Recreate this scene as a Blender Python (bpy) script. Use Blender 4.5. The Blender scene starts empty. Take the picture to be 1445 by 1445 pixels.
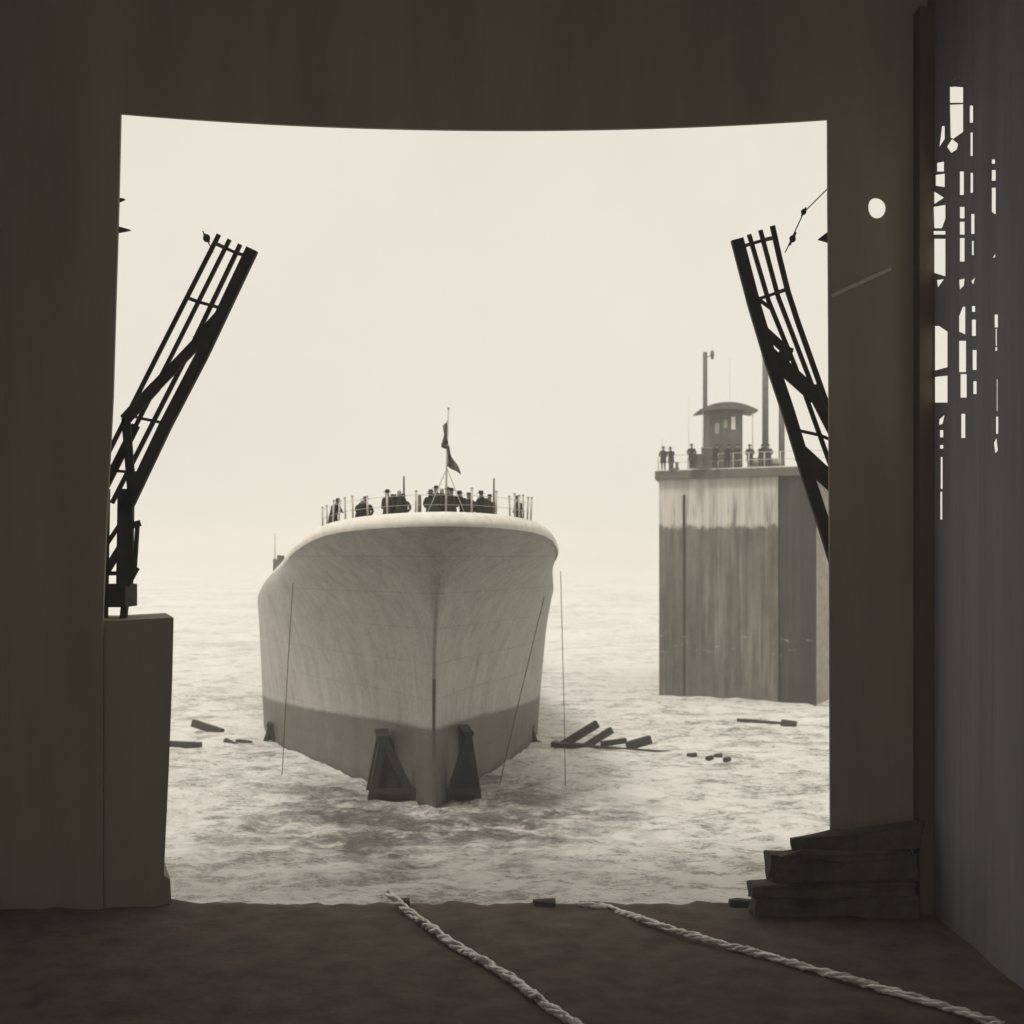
import bpy, bmesh, math, random
import numpy as np
from mathutils import Vector, Matrix, noise

random.seed(7)
S = bpy.context.scene
COL = S.collection
R = math.radians

# ------------------------------------------------------------------ camera
HC = 10.5            # eye height above the water
F = 2000.0           # focal length in photo pixels (photo is 1445 square)
HOR = 785.0          # horizon row
cam_d = bpy.data.cameras.new("camera")
cam_d.sensor_width = 36.0
cam_d.lens = 36.0 * F / 1445.0
cam_d.shift_y = (HOR - 722.5) / 1445.0
cam_d.dof.use_dof = True
cam_d.dof.focus_distance = 34.0
cam_d.dof.aperture_fstop = 0.8
cam_d.clip_start = 0.1
cam_d.clip_end = 8000
cam = bpy.data.objects.new("camera", cam_d)
cam.location = (0, 0, HC)
cam.rotation_euler = (R(90), 0, 0)
COL.objects.link(cam)
S.camera = cam

# ------------------------------------------------------------------ sky
SUN_EL, SUN_AZ = R(60), R(-150)      # azimuth from +Y, negative = left
w = bpy.data.worlds.new("World")
S.world = w
w.use_nodes = True
nt = w.node_tree
nt.nodes.clear()
wo = nt.nodes.new("ShaderNodeOutputWorld")
bg = nt.nodes.new("ShaderNodeBackground")
sky = nt.nodes.new("ShaderNodeTexSky")
sky.sky_type = 'NISHITA'
sky.sun_disc = False
sky.sun_elevation = SUN_EL
sky.sun_rotation = SUN_AZ
sky.dust_density = 4.0
bw = nt.nodes.new("ShaderNodeRGBToBW")
nt.links.new(sky.outputs[0], bw.inputs[0])
ma = nt.nodes.new("ShaderNodeMath"); ma.operation = 'MULTIPLY_ADD'
nt.links.new(bw.outputs[0], ma.inputs[0])
ma.inputs[1].default_value = 0.10      # a little of the clear-sky gradient ...
ma.inputs[2].default_value = 8.35       # ... under a bright even overcast
cl = nt.nodes.new("ShaderNodeTexNoise"); cl.inputs['Scale'].default_value = 5.0; cl.inputs['Detail'].default_value = 8; cl.inputs['Roughness'].default_value = .65
cg = nt.nodes.new("ShaderNodeTexCoord"); nt.links.new(cg.outputs['Generated'], cl.inputs['Vector'])
cm_ = nt.nodes.new("ShaderNodeMath"); cm_.operation = 'MULTIPLY_ADD'; cm_.inputs[1].default_value = .16; cm_.inputs[2].default_value = .92
nt.links.new(cl.outputs['Fac'], cm_.inputs[0])
mu = nt.nodes.new("ShaderNodeMath"); mu.operation = 'MULTIPLY'
nt.links.new(ma.outputs[0], mu.inputs[0]); nt.links.new(cm_.outputs[0], mu.inputs[1])
tint = nt.nodes.new("ShaderNodeVectorMath"); tint.operation = 'SCALE'
tint.inputs[0].default_value = (1.0, 0.945, 0.825)
nt.links.new(mu.outputs[0], tint.inputs['Scale'])
nt.links.new(tint.outputs[0], bg.inputs[0])
bg.inputs[1].default_value = 0.1
nt.links.new(bg.outputs[0], wo.inputs[0])

sun_d = bpy.data.lights.new("sun", 'SUN')
sun_d.energy = 2.3
sun_d.angle = R(14)
sun_d.color = (1.0, 0.95, 0.84)
sun = bpy.data.objects.new("sun", sun_d)
dirv = Vector((math.sin(SUN_AZ) * math.cos(SUN_EL), math.cos(SUN_AZ) * math.cos(SUN_EL), math.sin(SUN_EL)))
sun.rotation_euler = dirv.to_track_quat('Z', 'Y').to_euler()
sun.location = (-30, -20, 60)
COL.objects.link(sun)

S.view_settings.view_transform = 'Standard'
S.view_settings.look = 'None'
S.view_settings.exposure = 0.0
S.view_settings.gamma = 1.0
S.cycles.volume_bounces = 2
S.cycles.max_bounces = 10
S.cycles.diffuse_bounces = 5

HAZE_DENSITY = 0.0016

# ------------------------------------------------------------------ helpers
def at(px, py, Y):
    """photo pixel -> point at depth Y"""
    return Vector(((px - 722.5) / F * Y, Y, HC + (HOR - py) / F * Y))

def link(o, parent=None):
    COL.objects.link(o)
    if parent is not None:
        o.parent = parent
    return o

def obj(name, me, mat=None, parent=None):
    o = bpy.data.objects.new(name, me)
    if mat is not None:
        me.materials.clear()
        me.materials.append(mat)
    return link(o, parent)

def tag(o, label=None, cat=None, group=None, kind=None):
    if label: o['label'] = label
    if cat: o['category'] = cat
    if group: o['group'] = group
    if kind: o['kind'] = kind
    return o

def thing(name, label, cat, loc=(0, 0, 0), rz=0, group=None):
    o = bpy.data.objects.new(name, None)
    o.empty_display_size = 0.3
    o.location = loc
    o.rotation_euler = (0, 0, rz)
    link(o)
    return tag(o, label, cat, group)

class MB:
    def __init__(self):
        self.bm = bmesh.new()
    def box(self, c, size, rot=None, bevel=0.0):
        r = bmesh.ops.create_cube(self.bm, size=1.0)
        vs = r['verts']
        m = Matrix.Diagonal((size[0], size[1], size[2], 1))
        if rot is not None:
            m = rot.to_4x4() @ m
        m = Matrix.Translation(c) @ m
        bmesh.ops.transform(self.bm, matrix=m, verts=vs)
        if bevel > 0:
            es = list({e for v in vs for e in v.link_edges})
            bmesh.ops.bevel(self.bm, geom=es, offset=bevel, segments=2, affect='EDGES', profile=0.6)
        return self
    def bar(self, a, b, wd, th=None, up=Vector((0, 1, 0)), bevel=0.0):
        """rectangular bar from a to b; th measured along 'up'"""
        a, b = Vector(a), Vector(b)
        d = b - a
        L = d.length
        z = d.normalized()
        x = z.cross(up)
        if x.length < 1e-4:
            x = z.cross(Vector((1, 0, 0)))
        x.normalize()
        y = z.cross(x)
        m = Matrix((x, y, z)).transposed()
        return self.box((a + b) / 2, (wd, th or wd, L), m, bevel)
    def tube(self, pts, r, n=8, r2=None, cap=True):
        pts = [Vector(p) for p in pts]
        N = len(pts)
        rings = []
        prev = None
        for i, p in enumerate(pts):
            t = (pts[min(i + 1, N - 1)] - pts[max(i - 1, 0)]).normalized()
            if prev is None:
                ref = Vector((0, 0, 1)) if abs(t.z) < .9 else Vector((1, 0, 0))
                x = t.cross(ref).normalized()
            else:
                x = (prev - t * prev.dot(t)).normalized()
            prev = x
            y = t.cross(x)
            rr = r if r2 is None else r + (r2 - r) * i / max(N - 1, 1)
            rings.append([self.bm.verts.new(p + (x * math.cos(2 * math.pi * k / n) + y * math.sin(2 * math.pi * k / n)) * rr) for k in range(n)])
        for a, b in zip(rings, rings[1:]):
            for k in range(n):
                self.bm.faces.new((a[k], a[(k + 1) % n], b[(k + 1) % n], b[k])).smooth = True
        if cap:
            self.bm.faces.new(rings[0][::-1]); self.bm.faces.new(rings[-1])
        return self
    def ball(self, c, r, seg=12, scale=(1, 1, 1)):
        rr = bmesh.ops.create_uvsphere(self.bm, u_segments=seg, v_segments=max(6, seg // 2), radius=r)
        m = Matrix.Translation(c) @ Matrix.Diagonal((*scale, 1))
        bmesh.ops.transform(self.bm, matrix=m, verts=rr['verts'])
        for v in rr['verts']:
            for f in v.link_faces: f.smooth = True
        return self
    def plate(self, loops, f0, f1):
        """flat plate bounded by loops (first outer, rest holes); f0/f1 map a 2-D point to its near/far 3-D point"""
        bm = self.bm
        near = []
        es = []
        for lp in loops:
            vs = [bm.verts.new(f0(*p)) for p in lp]
            near.append(vs)
            for i in range(len(vs)):
                es.append(bm.edges.new((vs[i], vs[(i + 1) % len(vs)])))
        res = bmesh.ops.triangle_fill(bm, use_beauty=True, use_dissolve=False, edges=es)
        fs = [g for g in res['geom'] if isinstance(g, bmesh.types.BMFace)]
        mp = {}
        for lp, vs in zip(loops, near):
            for p, v in zip(lp, vs):
                mp[v] = bm.verts.new(f1(*p))
        for f in fs:
            bm.faces.new([mp[v] for v in f.verts][::-1])
        for vs in near:
            n = len(vs)
            for i in range(n):
                a, b = vs[i], vs[(i + 1) % n]
                bm.faces.new((a, b, mp[b], mp[a]))
        return self
    def jitter(self, amp, sc=1.5, seed=0.0):
        for v in self.bm.verts:
            v.co += noise.noise_vector(v.co * sc + Vector((seed, seed * .7, seed * 1.3))) * amp
        return self
    def mesh(self, name):
        bmesh.ops.recalc_face_normals(self.bm, faces=self.bm.faces)
        me = bpy.data.meshes.new(name)
        self.bm.to_mesh(me)
        self.bm.free()
        return me
    def build(self, name, mat, parent=None, label=None):
        o = obj(name, self.mesh(name), mat, parent)
        if label: o['label'] = label
        return o

# ------------------------------------------------------------------ materials
SEP = (1.0, 0.92, 0.81)      # the warm tone of old print greys
def sep(v, k=1.0):
    return (v, v * (1 - (1 - SEP[1]) * k), v * (1 - (1 - SEP[2]) * k), 1)

def mat(name, v, rough=0.7, var=0.25, scale=2.0, k=1.0, stretch=(1, 1, 1), spec=0.3, bump=0.0, bscale=20, detail=6, col=None, metal=0.0):
    m = bpy.data.materials.new(name)
    m.use_nodes = True
    n = m.node_tree
    b = n.nodes['Principled BSDF']
    b.inputs['Roughness'].default_value = rough
    b.inputs['Specular IOR Level'].default_value = spec
    b.inputs['Metallic'].default_value = metal
    tc = n.nodes.new('ShaderNodeTexCoord')
    mp = n.nodes.new('ShaderNodeMapping')
    mp.inputs['Scale'].default_value = stretch
    n.links.new(tc.outputs['Object'], mp.inputs[0])
    nz = n.nodes.new('ShaderNodeTexNoise')
    nz.inputs['Scale'].default_value = scale
    nz.inputs['Detail'].default_value = detail
    nz.inputs['Roughness'].default_value = 0.62
    n.links.new(mp.outputs[0], nz.inputs['Vector'])
    rp = n.nodes.new('ShaderNodeValToRGB')
    base = col or sep(v, k)
    lo = tuple(c * (1 - var) for c in base[:3]) + (1,)
    hi = tuple(min(1, c * (1 + var)) for c in base[:3]) + (1,)
    rp.color_ramp.elements[0].color = lo; rp.color_ramp.elements[0].position = .3
    rp.color_ramp.elements[1].color = hi; rp.color_ramp.elements[1].position = .7
    n.links.new(nz.outputs['Fac'], rp.inputs[0])
    n.links.new(rp.outputs[0], b.inputs['Base Color'])
    if bump > 0:
        nb = n.nodes.new('ShaderNodeTexNoise')
        nb.inputs['Scale'].default_value = bscale
        nb.inputs['Detail'].default_value = 5
        n.links.new(mp.outputs[0], nb.inputs['Vector'])
        bp = n.nodes.new('ShaderNodeBump')
        bp.inputs['Strength'].default_value = bump
        bp.inputs['Distance'].default_value = 0.05
        n.links.new(nb.outputs['Fac'], bp.inputs['Height'])
        n.links.new(bp.outputs[0], b.inputs['Normal'])
    return m

class NG:
    """tiny node-graph helper"""
    def __init__(self, name, rough=.6, spec=.3):
        self.m = bpy.data.materials.new(name); self.m.use_nodes = True
        self.n = self.m.node_tree
        self.b = self.n.nodes['Principled BSDF']
        self.b.inputs['Roughness'].default_value = rough
        self.b.inputs['Specular IOR Level'].default_value = spec
        self.tc = self.n.nodes.new('ShaderNodeTexCoord')
    def L(self, a, b): self.n.links.new(a, b)
    def noise(self, scale, stretch=(1, 1, 1), detail=5, rough=.6, loc=(0, 0, 0), src=None):
        mp = self.n.nodes.new('ShaderNodeMapping'); mp.inputs['Scale'].default_value = stretch; mp.inputs['Location'].default_value = loc
        self.L(src or self.tc.outputs['Object'], mp.inputs[0])
        nz = self.n.nodes.new('ShaderNodeTexNoise'); nz.inputs['Scale'].default_value = scale; nz.inputs['Detail'].default_value = detail; nz.inputs['Roughness'].default_value = rough
        self.L(mp.outputs[0], nz.inputs['Vector'])
        return nz.outputs['Fac']
    def math(self, op, a, b=None, c=None, clamp=False):
        nd = self.n.nodes.new('ShaderNodeMath'); nd.operation = op; nd.use_clamp = clamp
        for i, x in enumerate((a, b, c)):
            if x is None: continue
            if isinstance(x, (int, float)): nd.inputs[i].default_value = x
            else: self.L(x, nd.inputs[i])
        return nd.outputs[0]
    def ramp(self, f, stops):
        rp = self.n.nodes.new('ShaderNodeValToRGB')
        e = rp.color_ramp.elements
        while len(e) < len(stops): e.new(.5)
        for x, (p, c) in zip(e, stops):
            x.position = p
            x.color = c if isinstance(c, tuple) else (c, c, c, 1)
        self.L(f, rp.inputs[0])
        return rp.outputs[0]
    def mix(self, f, a, b, mode='MIX'):
        nd = self.n.nodes.new('ShaderNodeMix'); nd.data_type = 'RGBA'; nd.blend_type = mode
        for s, x in ((nd.inputs[0], f), (nd.inputs[6], a), (nd.inputs[7], b)):
            if isinstance(x, (int, float)): s.default_value = x
            elif isinstance(x, tuple): s.default_value = x
            else: self.L(x, s)
        return nd.outputs[2]
    def xyz(self):
        sp = self.n.nodes.new('ShaderNodeSeparateXYZ'); self.L(self.tc.outputs['Object'], sp.inputs[0]); return sp.outputs
    def bump(self, h, strength, dist=.05):
        bp = self.n.nodes.new('ShaderNodeBump'); bp.inputs['Strength'].default_value = strength; bp.inputs['Distance'].default_value = dist
        self.L(h, bp.inputs['Height']); self.L(bp.outputs[0], self.b.inputs['Normal'])

M = {}
M['wall'] = mat('shed_boarding', .20, .85, .16, .6, stretch=(1, 1, .15), spec=.12, bump=.3, bscale=6, col=(.292, .256, .212, 1))
M['post'] = mat('tarred_post', .20, .85, .2, .6, stretch=(1, 1, .15), spec=.1, col=(.12, .095, .072, 1))
M['side'] = mat('shed_side_sheen', .2, .8, .2, .8, col=(.225, .225, .25, 1), stretch=(1, 2, .15), spec=.2)  # blue-grey sheen painted into the base colour of the boards
M['floor'] = mat('slip_floor', .12, .9, .35, 1.2, spec=.1, bump=.6, bscale=5, col=(.125, .105, .09, 1))
M['steel'] = mat('dark_steel', .035, .7, .3, 3, spec=.15)
M['timber'] = mat('wet_timber', .028, .75, .45, 2.5, stretch=(1, 1, 4), spec=.25, bump=.4, bscale=12)
M['pile'] = mat('old_baulk', .09, .85, .45, 1.6, spec=.15, bump=.5, bscale=8)
M['drift'] = mat('drift_timber', .03, .6, .4, 3, spec=.3, bump=.3, bscale=9)
M['rope'] = mat('hemp_rope', .76, .35, .5, 2.2, k=.5, spec=1.0)
M['rope'].node_tree.nodes['Principled BSDF'].inputs['IOR'].default_value = 2.0
M['highlight_strip'] = mat('pale_highlight_strip', .5, .8, .2, 5)
M['thin_rope'] = mat('thin_dark_rope', .10, .8, .2, 6)
M['white'] = mat('white_paint', .72, .6, .12, 3, k=.6)
M['rail'] = mat('pale_rail_paint', .5, .6, .2, 5, k=.7)
M['cloth'] = mat('dark_coat', .035, .95, .3, 8, spec=.1)
M['skin'] = mat('skin', .35, .6, .1, 10)
M['flag'] = mat('flag_cloth', .14, .9, .8, 2.2)
M['deck'] = mat('deck_planks', .3, .8, .2, 2)
M['dkgrey'] = mat('grey_paint_dark', .10, .7, .25, 2)
M['midgrey'] = mat('grey_paint', .3, .7, .25, 2)
M['funnel'] = mat('funnel_paint', .09, .7, .3, 2)

# hull paint: grey topsides with plate weathering, darker boot-topping below a sharp line
g = NG('hull_paint', .55, .3)
x, y, z = g.xyz()
streak = g.noise(1.0, (1.5, 1.5, .10), 6, .65)
mott = g.noise(.9, (1, .5, 1), 8, .7, (4, 2, 9))
fine = g.noise(9, (1, 1, .6), 4, .6)
up = g.ramp(streak, [(.25, sep(.21, .8)), (.5, sep(.36, .7)), (.75, sep(.51, .6))])
up = g.mix(.35, up, g.ramp(mott, [(.3, sep(.22, .8)), (.7, sep(.50, .6))]))
up = g.mix(.18, up, g.ramp(fine, [(.35, .12), (.65, .6)]))
lo = g.ramp(streak, [(.2, sep(.06)), (.5, sep(.10)), (.8, sep(.15))])
lo = g.mix(.3, lo, g.ramp(mott, [(.3, sep(.09)), (.7, sep(.24))]))
edge = g.math('MULTIPLY_ADD', g.noise(2.5), .22, -.11)
line = g.math('SUBTRACT', 3.30, g.math('MULTIPLY', y, .040))
h = g.math('ADD', g.math('SUBTRACT', z, line), edge)
fac = g.ramp(g.math('MULTIPLY_ADD', h, 2.0, .5, True), [(.3, 0.0), (.7, 1.0)])
wet = g.ramp(g.math('ADD', z, g.math('MULTIPLY', g.noise(1.6), 1.2)), [(.55, .55), (1.2, 1.0)])
colr = g.mix(fac, lo, up)
colr = g.mix(1.0, colr, wet, 'MULTIPLY')
rust = g.math('MULTIPLY', g.ramp(g.noise(1.0, (2.6, 2.6, .12), 6, .7, (11, 3, 0)), [(.56, 0.0), (.70, 1.0)]), .45)
colr = g.mix(rust, colr, sep(.12))
# faint plate laps
br = g.n.nodes.new('ShaderNodeTexBrick')
br.inputs['Scale'].default_value = 1.0; br.inputs['Mortar Size'].default_value = .012
br.inputs['Brick Width'].default_value = 5.5; br.inputs['Row Height'].default_value = 1.5
br.inputs['Color1'].default_value = (1, 1, 1, 1); br.inputs['Color2'].default_value = (.93, .93, .93, 1); br.inputs['Mortar'].default_value = (.3, .3, .3, 1)
cb = g.n.nodes.new('ShaderNodeCombineXYZ'); g.L(y, cb.inputs[0]); g.L(z, cb.inputs[1]); g.L(cb.outputs[0], br.inputs[0])
colr = g.mix(.45, colr, g.mix(1.0, colr, br.outputs['Color'], 'MULTIPLY'))
g.L(colr, g.b.inputs['Base Color'])
g.bump(g.math('ADD', br.outputs['Color'], g.math('MULTIPLY', mott, 1.6)), .6, .06)
M['hull'] = g.m

# dock wall paint: dirty dark lower side with a peeling pale band above
def dock_paint(name, pale):
    g = NG(name, .8, .15)
    x, y, z = g.xyz()
    st = g.noise(1.0, (2.2, 2.2, .10), 6, .7)
    mo = g.noise(.8, (1, 1, .7), 7, .7, (3, 1, 5))
    lo = g.ramp(st, [(.30, sep(.03)), (.5, sep(.085)), (.70, sep(.25))])
    lo = g.mix(.35, lo, g.ramp(mo, [(.3, sep(.07)), (.7, sep(.25))]))
    if not pale: lo = g.mix(1.0, lo, (.28, .28, .28, 1), 'MULTIPLY')  # right wall's shading put into the colour: same paint, multiplied darker
    if pale:
        hi = g.ramp(st, [(.25, sep(.26, .8)), (.55, sep(.52, .6)), (.8, sep(.62, .5))])
        wob = g.math('MULTIPLY_ADD', g.noise(1.2, (1, 1, .6), 6, .75, (2, 3, 2)), 1.6, -.8)
        f = g.ramp(g.math('MULTIPLY_ADD', g.math('ADD', g.math('SUBTRACT', z, pale), wob), .8, .5, True), [(.35, 0.0), (.65, 1.0)])
        drip = g.math('MULTIPLY', g.ramp(g.noise(.9, (1.7, 1.7, .10), 5, .7, (9, 3, 2)), [(.53, 0.0), (.62, .85)]),
                      g.ramp(g.math('MULTIPLY', g.math('ADD', g.math('SUBTRACT', z, pale), wob), .25), [(.25, 1.0), (.75, 0.0)]))
        f = g.math('MULTIPLY', f, g.math('SUBTRACT', 1.0, drip))
        lo = g.mix(f, lo, hi)
    # patches of bloom and a scum line
    patch = g.math('MULTIPLY', g.ramp(g.noise(1.1, (1, 1, 2.2), 6, .7, (1, 7, 3)), [(.59, 0.0), (.67, 1.0)]),
                   g.ramp(g.math('ABSOLUTE', g.math('SUBTRACT', z, 4.0)), [(.25, .8), (.9, 0.0)]))
    lo = g.mix(patch, lo, sep(.5, .5))
    g.L(lo, g.b.inputs['Base Color'])
    g.bump(st, .4, .1)
    return g.m
M['dock_pale'] = dock_paint('dock_paint_pale_top', 12.7)
M['dock_dark'] = dock_paint('dock_paint_shaded', 0)

# water: silty harbour water under a white sky, broken foam where the launch stirred it
g = NG('harbour_water', .10, .5)
g.b.inputs['IOR'].default_value = 2.1
x, y, z = g.xyz()
foam_n = g.noise(.45, (.7, 1, 1), 8, .70)
foam_f = g.noise(1.9, (.55, 1, 1), 7, .75, (5, 5, 0))
foam_f = g.math('ADD', g.math('MULTIPLY', foam_f, .6), g.math('MULTIPLY', g.noise(6.0, (.55, 1, 1), 5, .75, (2, 7, 0)), .4))
stir = g.noise(.05, (1, .8, 1), 3, .5, (2, 8, 0))
fm = g.math('ADD', g.math('MULTIPLY', foam_n, .35), g.math('ADD', g.math('MULTIPLY', foam_f, .50), g.math('MULTIPLY', stir, .15)))
foam = g.ramp(fm, [(.43, 0.0), (.51, 1.0)])
# ship's dark reflection painted into the water colour in front of the launched hull
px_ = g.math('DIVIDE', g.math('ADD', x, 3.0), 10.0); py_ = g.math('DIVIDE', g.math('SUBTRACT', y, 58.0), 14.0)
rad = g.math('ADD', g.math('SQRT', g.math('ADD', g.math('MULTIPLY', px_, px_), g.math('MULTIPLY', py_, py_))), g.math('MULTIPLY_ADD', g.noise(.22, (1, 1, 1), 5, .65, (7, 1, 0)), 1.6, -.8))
bow_dark = g.ramp(rad, [(.45, 1.0), (1.05, 0.0)])
wl_ = g.math('ADD', g.math('MULTIPLY', g.math('ADD', x, 3.3), .925), g.math('MULTIPLY', g.math('SUBTRACT', y, 59.0), .383))
wr_ = g.math('SUBTRACT', g.math('MULTIPLY', g.math('ADD', x, 3.3), .943), g.math('MULTIPLY', g.math('SUBTRACT', y, 59.0), .335))
wob = g.math('MULTIPLY_ADD', g.noise(.8, (1, 1, 1), 6, .75, (4, 4, 4)), 5.0, -2.5)
wash = g.math('ADD', g.ramp(g.math('MULTIPLY', g.math('ABSOLUTE', g.math('ADD', wl_, g.math('MULTIPLY_ADD', wob, .5, .9))), .5), [(.2, 1.0), (.75, 0.0)]),
              g.ramp(g.math('MULTIPLY', g.math('ABSOLUTE', g.math('ADD', wr_, g.math('MULTIPLY_ADD', wob, .5, -.9))), .5), [(.2, 1.0), (.75, 0.0)]))
wash = g.math('MULTIPLY', wash, g.ramp(g.math('MULTIPLY', y, .01), [(.56, 0.0), (.585, 1.0), (.80, 1.0), (.95, 0.0)]), None, True)
foam = g.math('MAXIMUM', foam, g.math('MULTIPLY', wash, g.ramp(g.noise(2.6, (1, 1, 1), 6, .75, (1, 2, 3)), [(.42, 0.0), (.58, 1.0)])))
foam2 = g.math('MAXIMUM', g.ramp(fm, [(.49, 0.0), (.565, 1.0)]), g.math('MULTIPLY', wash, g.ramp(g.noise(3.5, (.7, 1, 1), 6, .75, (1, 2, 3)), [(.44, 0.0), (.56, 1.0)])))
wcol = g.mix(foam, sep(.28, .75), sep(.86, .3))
wdark = g.mix(foam2, sep(.06, .9), sep(.66, .5))
g.L(g.mix(bow_dark, wcol, wdark), g.b.inputs['Base Color'])
g.L(g.ramp(foam, [(0.0, .10), (1.0, .5)]), g.b.inputs['Roughness'])
hb = g.math('ADD', g.noise(1.1, (.6, 1, 1), 6, .62), g.math('MULTIPLY', g.noise(4.5, (.6, 1, 1), 6, .7, (3, 3, 0)), .5))
g.bump(hb, .9, .6)
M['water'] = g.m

# ------------------------------------------------------------------ water
def graded(lo, hi, c0, c1, step, grow):
    xs = [c0]
    while xs[-1] < c1: xs.append(xs[-1] + step)
    s = step
    while xs[-1] < hi: s *= grow; xs.append(xs[-1] + s)
    left = [c0]; s = step
    while left[-1] > lo: s *= grow; left.append(left[-1] - s)
    return left[:0:-1] + xs
gx = graded(-2600, 2600, -26, 34, .34, 1.18)
gy = graded(20, 3600, 36, 112, .36, 1.14)
def wave(x, y):
    fall = math.exp(-max(0, y - 95) / 60) * math.exp(-max(0, abs(x) - 30) / 40)
    near = math.exp(-((x + 3) ** 2 / 120 + (y - 58) ** 2 / 160))
    a = noise.noise(Vector((x * .16, y * .30, 0))) * .22
    b = noise.noise(Vector((x * .5, y * .95, 3))) * .16
    c = noise.noise(Vector((x * 1.1, y * 1.9, 7))) * (.08 + .10 * near)
    d = abs(noise.noise(Vector((x * .9 + 5, y * 1.1, 11)))) * .22 * near
    return (a + b + c + d) * fall
vs = [(x, y, wave(x, y)) for y in gy for x in gx]
nx = len(gx)
fs = [(j * nx + i, j * nx + i + 1, (j + 1) * nx + i + 1, (j + 1) * nx + i) for j in range(len(gy) - 1) for i in range(nx - 1)]
me = bpy.data.meshes.new('water'); me.from_pydata(vs, [], fs)
me.polygons.foreach_set('use_smooth', [True] * len(me.polygons))
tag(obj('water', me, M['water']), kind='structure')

# ------------------------------------------------------------------ the shed round the camera
YW = 36.0
TW = 0.12
shed = thing('shipbuilding_shed', 'dark covered building shed framing the bright water through its end opening', 'shed', (0, 0, 0))
def wp(px, py): p = at(px, py, YW); return (p.x, p.z)
XL, XR, ZT, ZF = -13.4, 10.55, 26.0, 1.55
sag = []
for i in range(25):
    t = i / 24
    px = 1168 + (170 - 1168) * t
    u = (px - 170) / 998
    sag.append((px, 160 + 8 * u + 4 * 19 * u * (1 - u)))
right_edge = [(1172, 1300), (1172, 1160), (1171, 900), (1170, 520), (1169, 339), (1168.5, 300)]
left_edge = [(167, 290), (163, 420), (159, 560), (155, 640), (149, 760), (145, 873), (145, 1300)]
opening = [wp(*p) for p in (right_edge + sag + left_edge)]
outer = [(XR, ZF - .4), (XR, ZT), (XL, ZT), (XL, ZF - .4), (wp(145, 0)[0], ZF - .4)] + opening[::-1][1:-1] + [(wp(1172, 0)[0], ZF - .4)]
hole = []
hx, hz = wp(1238, 293)
for k in range(20):
    a = 2 * math.pi * k / 20
    rr = .245 * (1 + .025 * math.sin(3 * a + 1))
    hole.append((hx + rr * math.cos(a) * .95, hz + rr * math.sin(a) * 1.1))
MB().plate([outer, hole], lambda x, z: (x, YW, z), lambda x, z: (x, YW + TW, z)).build('end_wall', M['wall'], shed)

# right side wall: open boarding with gaps of daylight, seen at a raking angle
def sp(px, py):
    Y = XR * F / (px - 722.5)
    return (Y, HC + (HOR - py) / F * Y)
def rect(x0, x1, y0, y1, s0=0, s1=0):
    return [(x0, y0 + s0), (x1, y0), (x1, y1), (x0, y1 - s1)]
gaps = [
    [(1341, 118), (1350, 107), (1352, 116)], rect(1340, 1359, 121, 145), [(1340, 148), (1359, 147), (1359, 186), (1345, 196), (1341, 194)],
    [(1336, 207), (1343, 196), (1352, 203), (1350, 211), (1342, 216)],
    [(1325, 208), (1329, 178), (1333, 178), (1333, 196)], rect(1322, 1332, 228, 242, 2), rect(1320, 1333, 245, 264, 2, 2), [(1318, 270), (1332, 279), (1318, 288)],
    [(1317, 292), (1334, 289), (1334, 309), (1329, 322), (1318, 322)], rect(1317, 1334, 326, 331), rect(1318, 1334, 337, 390, 0, 5), [(1322, 395), (1332, 394), (1323, 406)],
    [(1319, 460), (1325, 460), (1337, 468), (1337, 518), (1319, 523)], rect(1319, 1337, 530, 568, 2, 0),
    [(1325, 592), (1333, 585), (1330, 598), (1325, 600)], rect(1326, 1331, 607, 617), rect(1326, 1331, 628, 633), rect(1327, 1330, 645, 690), rect(1326.5, 1329.5, 694, 733),
    rect(1354, 1360, 242, 275), rect(1354, 1361, 292, 308), rect(1354, 1361, 313, 331), rect(1354, 1361, 336, 369), [(1353, 395), (1361, 393), (1360, 403), (1354, 409)],
    [(1353, 446), (1358, 433), (1362, 433), (1362, 472), (1353, 468)], rect(1353, 1363, 481, 525), rect(1355, 1364, 528, 561), rect(1356, 1362, 584, 618),
    rect(1368, 1373, 149, 173), rect(1369, 1372.5, 187, 220), rect(1369, 1373, 244, 272), rect(1370, 1375, 302, 330), rect(1371, 1374, 340, 360), [(1370, 397), (1376, 391), (1373, 402)],
    rect(1371, 1376, 432, 440), rect(1371, 1377, 451, 474), rect(1372, 1378, 494, 522), rect(1373, 1378, 538, 556),
    rect(1399, 1404, 225, 231), rect(1399, 1405, 240, 255), rect(1399, 1405, 265, 303, 0, 4), [(1400, 364), (1405, 357), (1404, 363)],
    rect(1403, 1408, 444, 462), rect(1404.5, 1406.5, 464, 488), rect(1404, 1407, 490, 495), rect(1406, 1407.5, 535, 580), rect(1405, 1408.5, 588, 612), [(1402, 625), (1406, 617), (1408, 636), (1404, 640)],
]
loops = [[(-6, ZF - .4), (YW, ZF - .4), (YW, ZT), (-6, ZT)]] + [[sp(*p) for p in gp] for gp in gaps]
MB().plate(loops, lambda y, z: (XR, y, z), lambda y, z: (XR + .012, y, z)).build('side_wall', M['side'], shed, 'side wall with painted blue grey sheen and ragged gaps of daylight between its boards')
MB().plate([[(-6, ZF - .4), (YW, ZF - .4), (YW, ZT), (-6, ZT)]], lambda y, z: (XL, y, z), lambda y, z: (XL - .15, y, z)).build('side_wall', M['wall'], shed)
MB().box(((XL + XR) / 2, 15, ZT + .15), (XR - XL + .6, 42.6, .28)).build('roof', M['wall'], shed)
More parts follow.
